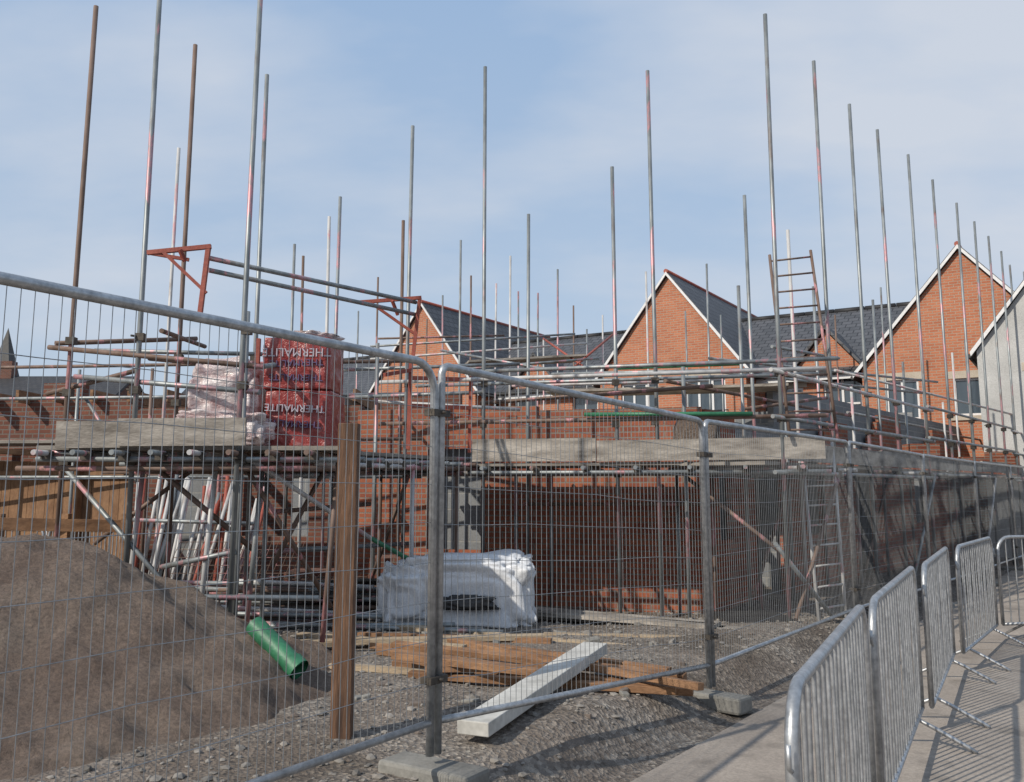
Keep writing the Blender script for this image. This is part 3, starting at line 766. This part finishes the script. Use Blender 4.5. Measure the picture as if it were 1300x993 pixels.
wh=W(1333,470,21.0); ac=(wh-M0).dot(tt); bb=(wh-M0).dot(rr_)
gable('rendered_house',ac,1.5,bb,2.4,4.95,6.9,[(ac-.45,3.3,.9,1.1,2,None)],m_render,.12)
e=empty('brick_terrace'); mb=MB()
wins=[(3.0,3.7,.8,1.0,2,None),(4.4,3.3,1.1,1.7,2,.5),(-4.2,3.7,1.0,1.2,2,None),(-6.6,3.7,1.0,1.2,2,None),(-14,3.7,1,1.2,2,None),(3.05,1,1,1.2,2,None)]
a0,a1=-19,12; ops=[(x-a0,x-a0+w_,z,z+h_) for x,z,w_,h_,_,_ in wins]
cuts=sorted(set([0,a1-a0]+[o[0] for o in ops]+[o[1] for o in ops]))
for s,t in zip(cuts[:-1],cuts[1:]):
    mid=(s+t)/2; oo=sorted([q for q in ops if q[0]<=mid<=q[1]],key=lambda q:q[2]); z=0
    for q in oo+[None]:
        zt=q[2] if q else 5.15
        mb.obox(H(a0+s,1.3,z),tt*(t-s),rr_*.25,Z*(zt-z),0)
        if q: z=q[3]
mb.prism([H(a0,1.55,0),H(a0,9,0),H(a0,9,5.1),H(a0,5.3,7.5),H(a0,1.55,5.1)],tt*.25,0)
mb.prism([H(a1-.25,1.55,0),H(a1-.25,9,0),H(a1-.25,9,5.1),H(a1-.25,5.3,7.5),H(a1-.25,1.55,5.1)],tt*.25,0)
mb.build('walls',[m_brick2],e,uv=True)
mb=MB()
mb.prism([H(a0-.2,1.0,5.0),H(a0-.2,5.3,7.55),H(a0-.2,5.3,7.7),H(a0-.2,.95,5.14)],tt*(a1-a0+.4),0)
mb.prism([H(a0-.2,9.6,5.0),H(a0-.2,5.3,7.55),H(a0-.2,5.3,7.7),H(a0-.2,9.65,5.14)],tt*(a1-a0+.4),0)
mb.build('roof',[m_roof],e,uv=True)
mb=MB(); mb.tube(H(a0,.93,5.05),H(a1,.93,5.05),.06,8,1); mb.obox(H(a0,1.0,4.86),tt*(a1-a0),rr_*.03,Z*.16,0)
for s in (2.7,5.6,-2.6,-7.3): mb.tube(H(s,1.2,0),H(s,1.2,5),.04,6,1)
mb.build('gutters',[m_white_frame,m_dark],e)
mb=MB()
for s in range(a0,a1): mb.tube(H(s,5.3,7.7),H(s+.97,5.3,7.7),.1,8)
mb.build('ridge_tiles',[m_roof2],e)
for x,z,w_,h_,c_,tr in wins: window(e,x,1.3,z,w_,h_,c_,tr)
for ac_ in (4.6,-5.6):
    mb=MB(); w=1.15
    mb.prism([H(ac_-w,1.1,5.0),H(ac_+w,1.1,5.0),H(ac_,1.1,6.35)],rr_*.2,0); ob=mb.build('dormer_wall',[m_brick2],e,uv=True)
    mb=MB()
    for sg_ in (-1,1): mb.prism([H(ac_,.95,6.4),H(ac_+sg_*(w+.2),.95,4.8),H(ac_+sg_*(w+.2),.95,4.92),H(ac_,.95,6.52)],rr_*3.2,0)
    mb.build('dormer_roof',[m_roof],e,uv=True)

def simple_house(name,x,y,w,d_,ev,rg,wm,rm):
    e=empty(name); mb=MB()
    mb.obox((x,y,0),(w,0,0),(0,d_,0),(0,0,ev)); mb.prism([(x,y,ev),(x,y+d_,ev),(x,y+d_/2,rg)],(.2,0,0)); mb.prism([(x+w-.2,y,ev),(x+w-.2,y+d_,ev),(x+w-.2,y+d_/2,rg)],(.2,0,0))
    mb.build('walls',[wm],e,uv=True); mb=MB()
    mb.prism([(x-.2,y-.3,ev-.1),(x-.2,y+d_/2,rg),(x-.2,y+d_/2,rg+.15),(x-.2,y-.35,ev+.06)],(w+.4,0,0)); mb.prism([(x-.2,y+d_+.3,ev-.1),(x-.2,y+d_/2,rg),(x-.2,y+d_/2,rg+.15),(x-.2,y+d_+.35,ev+.06)],(w+.4,0,0))
    mb.build('roof',[rm],e,uv=True); mb=MB()
    k=1.0
    while k<w-1.5:
        for z in (1.0,3.9):
            mb.obox((x+k,y-.04,z),(1.1,0,0),(0,.035,0),(0,0,1.2),1); mb.obox((x+k-.06,y-.05,z-.1),(1.22,0,0),(0,.05,0),(0,0,.09),0); mb.obox((x+k+.52,y-.06,z),(.06,0,0),(0,.06,0),(0,0,1.2),0)
        k+=2.6
    mb.build('windows',[m_white_frame,m_glass],e)
    mb=MB(); mb.obox((x+w*.3,y+d_/2-.3,rg-.5),(.9,0,0),(0,.6,0),(0,0,1.5)); mb.build('chimney',[wm],e,uv=True)
simple_house('brick_house',-33,48,11,8,5.6,7.9,m_brickd,m_roof2)
simple_house('brick_house',-20,52,9,8,5.6,7.7,m_brickd,m_roof2)
simple_house('brick_house',-52,52,17,8,5.2,8.2,m_brickd,m_roof2)
simple_house('brick_house',-9.5,45,9,7,4.8,6.8,m_brickd,m_roof2)
e=empty('church'); mb=MB(); c_=W(-6,500,85)
hw=1.3
mb.obox((c_.x-hw,85,0),(2*hw,0,0),(0,2*hw,0),(0,0,10.5))
i=len(mb.v); mb.v+=[Vector(q) for q in ((c_.x-hw,85,10.5),(c_.x+hw,85,10.5),(c_.x+hw,85+2*hw,10.5),(c_.x-hw,85+2*hw,10.5),(c_.x,85+hw,17))]
for a_,b_ in ((0,1),(1,2),(2,3),(3,0)): mb.face((i+a_,i+b_,i+4))
for qx in (-hw,hw-.3):
    for qy in (0,2*hw-.3): mb.obox((c_.x+qx,85+qy,10.5),(.3,0,0),(0,.3,0),(0,0,1.6))
mb.build('tower_and_spire',[m_dark],e)

# ------------------------------------------------------------ sky & sun
w=D.worlds.new('World'); scene.world=w; w.use_nodes=True; nt=w.node_tree; bg_=nt.nodes['Background']
sky=nt.nodes.new('ShaderNodeTexSky'); sky.sky_type='NISHITA'; sky.sun_disc=False
el=radians(37); az=math.atan2(-.77,-.64)
sky.sun_elevation=el; sky.sun_rotation=az; sky.air_density=1.0; sky.dust_density=2.0; sky.ozone_density=1.0
tc=nt.nodes.new('ShaderNodeTexCoord'); sp=nt.nodes.new('ShaderNodeSeparateXYZ'); nt.links.new(tc.outputs['Generated'],sp.inputs[0])
hz=ramp(nt,sp.outputs['Z'],[(0.0,(5.2,5.9,6.8)),(.20,(4.3,5.4,6.9)),(.6,(3.0,4.5,6.8))])
base=mix(nt,.82,sky.outputs['Color'],hz)
ad=nt.nodes.new('ShaderNodeMath'); ad.operation='ADD'; ad.inputs[1].default_value=.28; nt.links.new(sp.outputs['Z'],ad.inputs[0])
dv=nt.nodes.new('ShaderNodeVectorMath'); dv.operation='DIVIDE'; nt.links.new(tc.outputs['Generated'],dv.inputs[0])
cb_=nt.nodes.new('ShaderNodeCombineXYZ')
for k in 'XYZ': nt.links.new(ad.outputs[0],cb_.inputs[k])
nt.links.new(cb_.outputs[0],dv.inputs[1])
mp=nt.nodes.new('ShaderNodeMapping'); mp.inputs['Scale'].default_value=(.9,1.5,.3); mp.inputs['Rotation'].default_value=(0,0,.35); mp.inputs['Location'].default_value=(1.3,.6,0)
nt.links.new(dv.outputs[0],mp.inputs['Vector'])
f=tnoise(nt,mp.outputs[0],1.25,6,.5); k=ramp(nt,f,[(.42,0.0),(.66,.85)])
col=mix(nt,k,base,(5.7,6.1,6.8))
nt.links.new(col,bg_.inputs['Color']); bg_.inputs['Strength'].default_value=.112
S=D.lights.new('sun','SUN'); S.energy=4.2; S.angle=radians(.6); S.color=(1,.92,.80)
so=D.objects.new('sun',S); scene.collection.objects.link(so)
dirv=Vector((-.77*cos(el),-.64*cos(el),sin(el))); so.rotation_euler=dirv.to_track_quat('Z','Y').to_euler(); so.location=(-20,-15,20)
scene.view_settings.view_transform='Standard'; scene.view_settings.look='None'; scene.view_settings.exposure=0

cam=D.cameras.new('camera'); co=D.objects.new('camera',cam); scene.collection.objects.link(co)
co.location=(0,0,EYE); co.rotation_euler=(radians(90)+TH,0,0); cam.sensor_width=36; cam.lens=F/1300*36; cam.shift_y=-44.5/1300
cam.clip_start=.05; cam.clip_end=3000; scene.camera=co
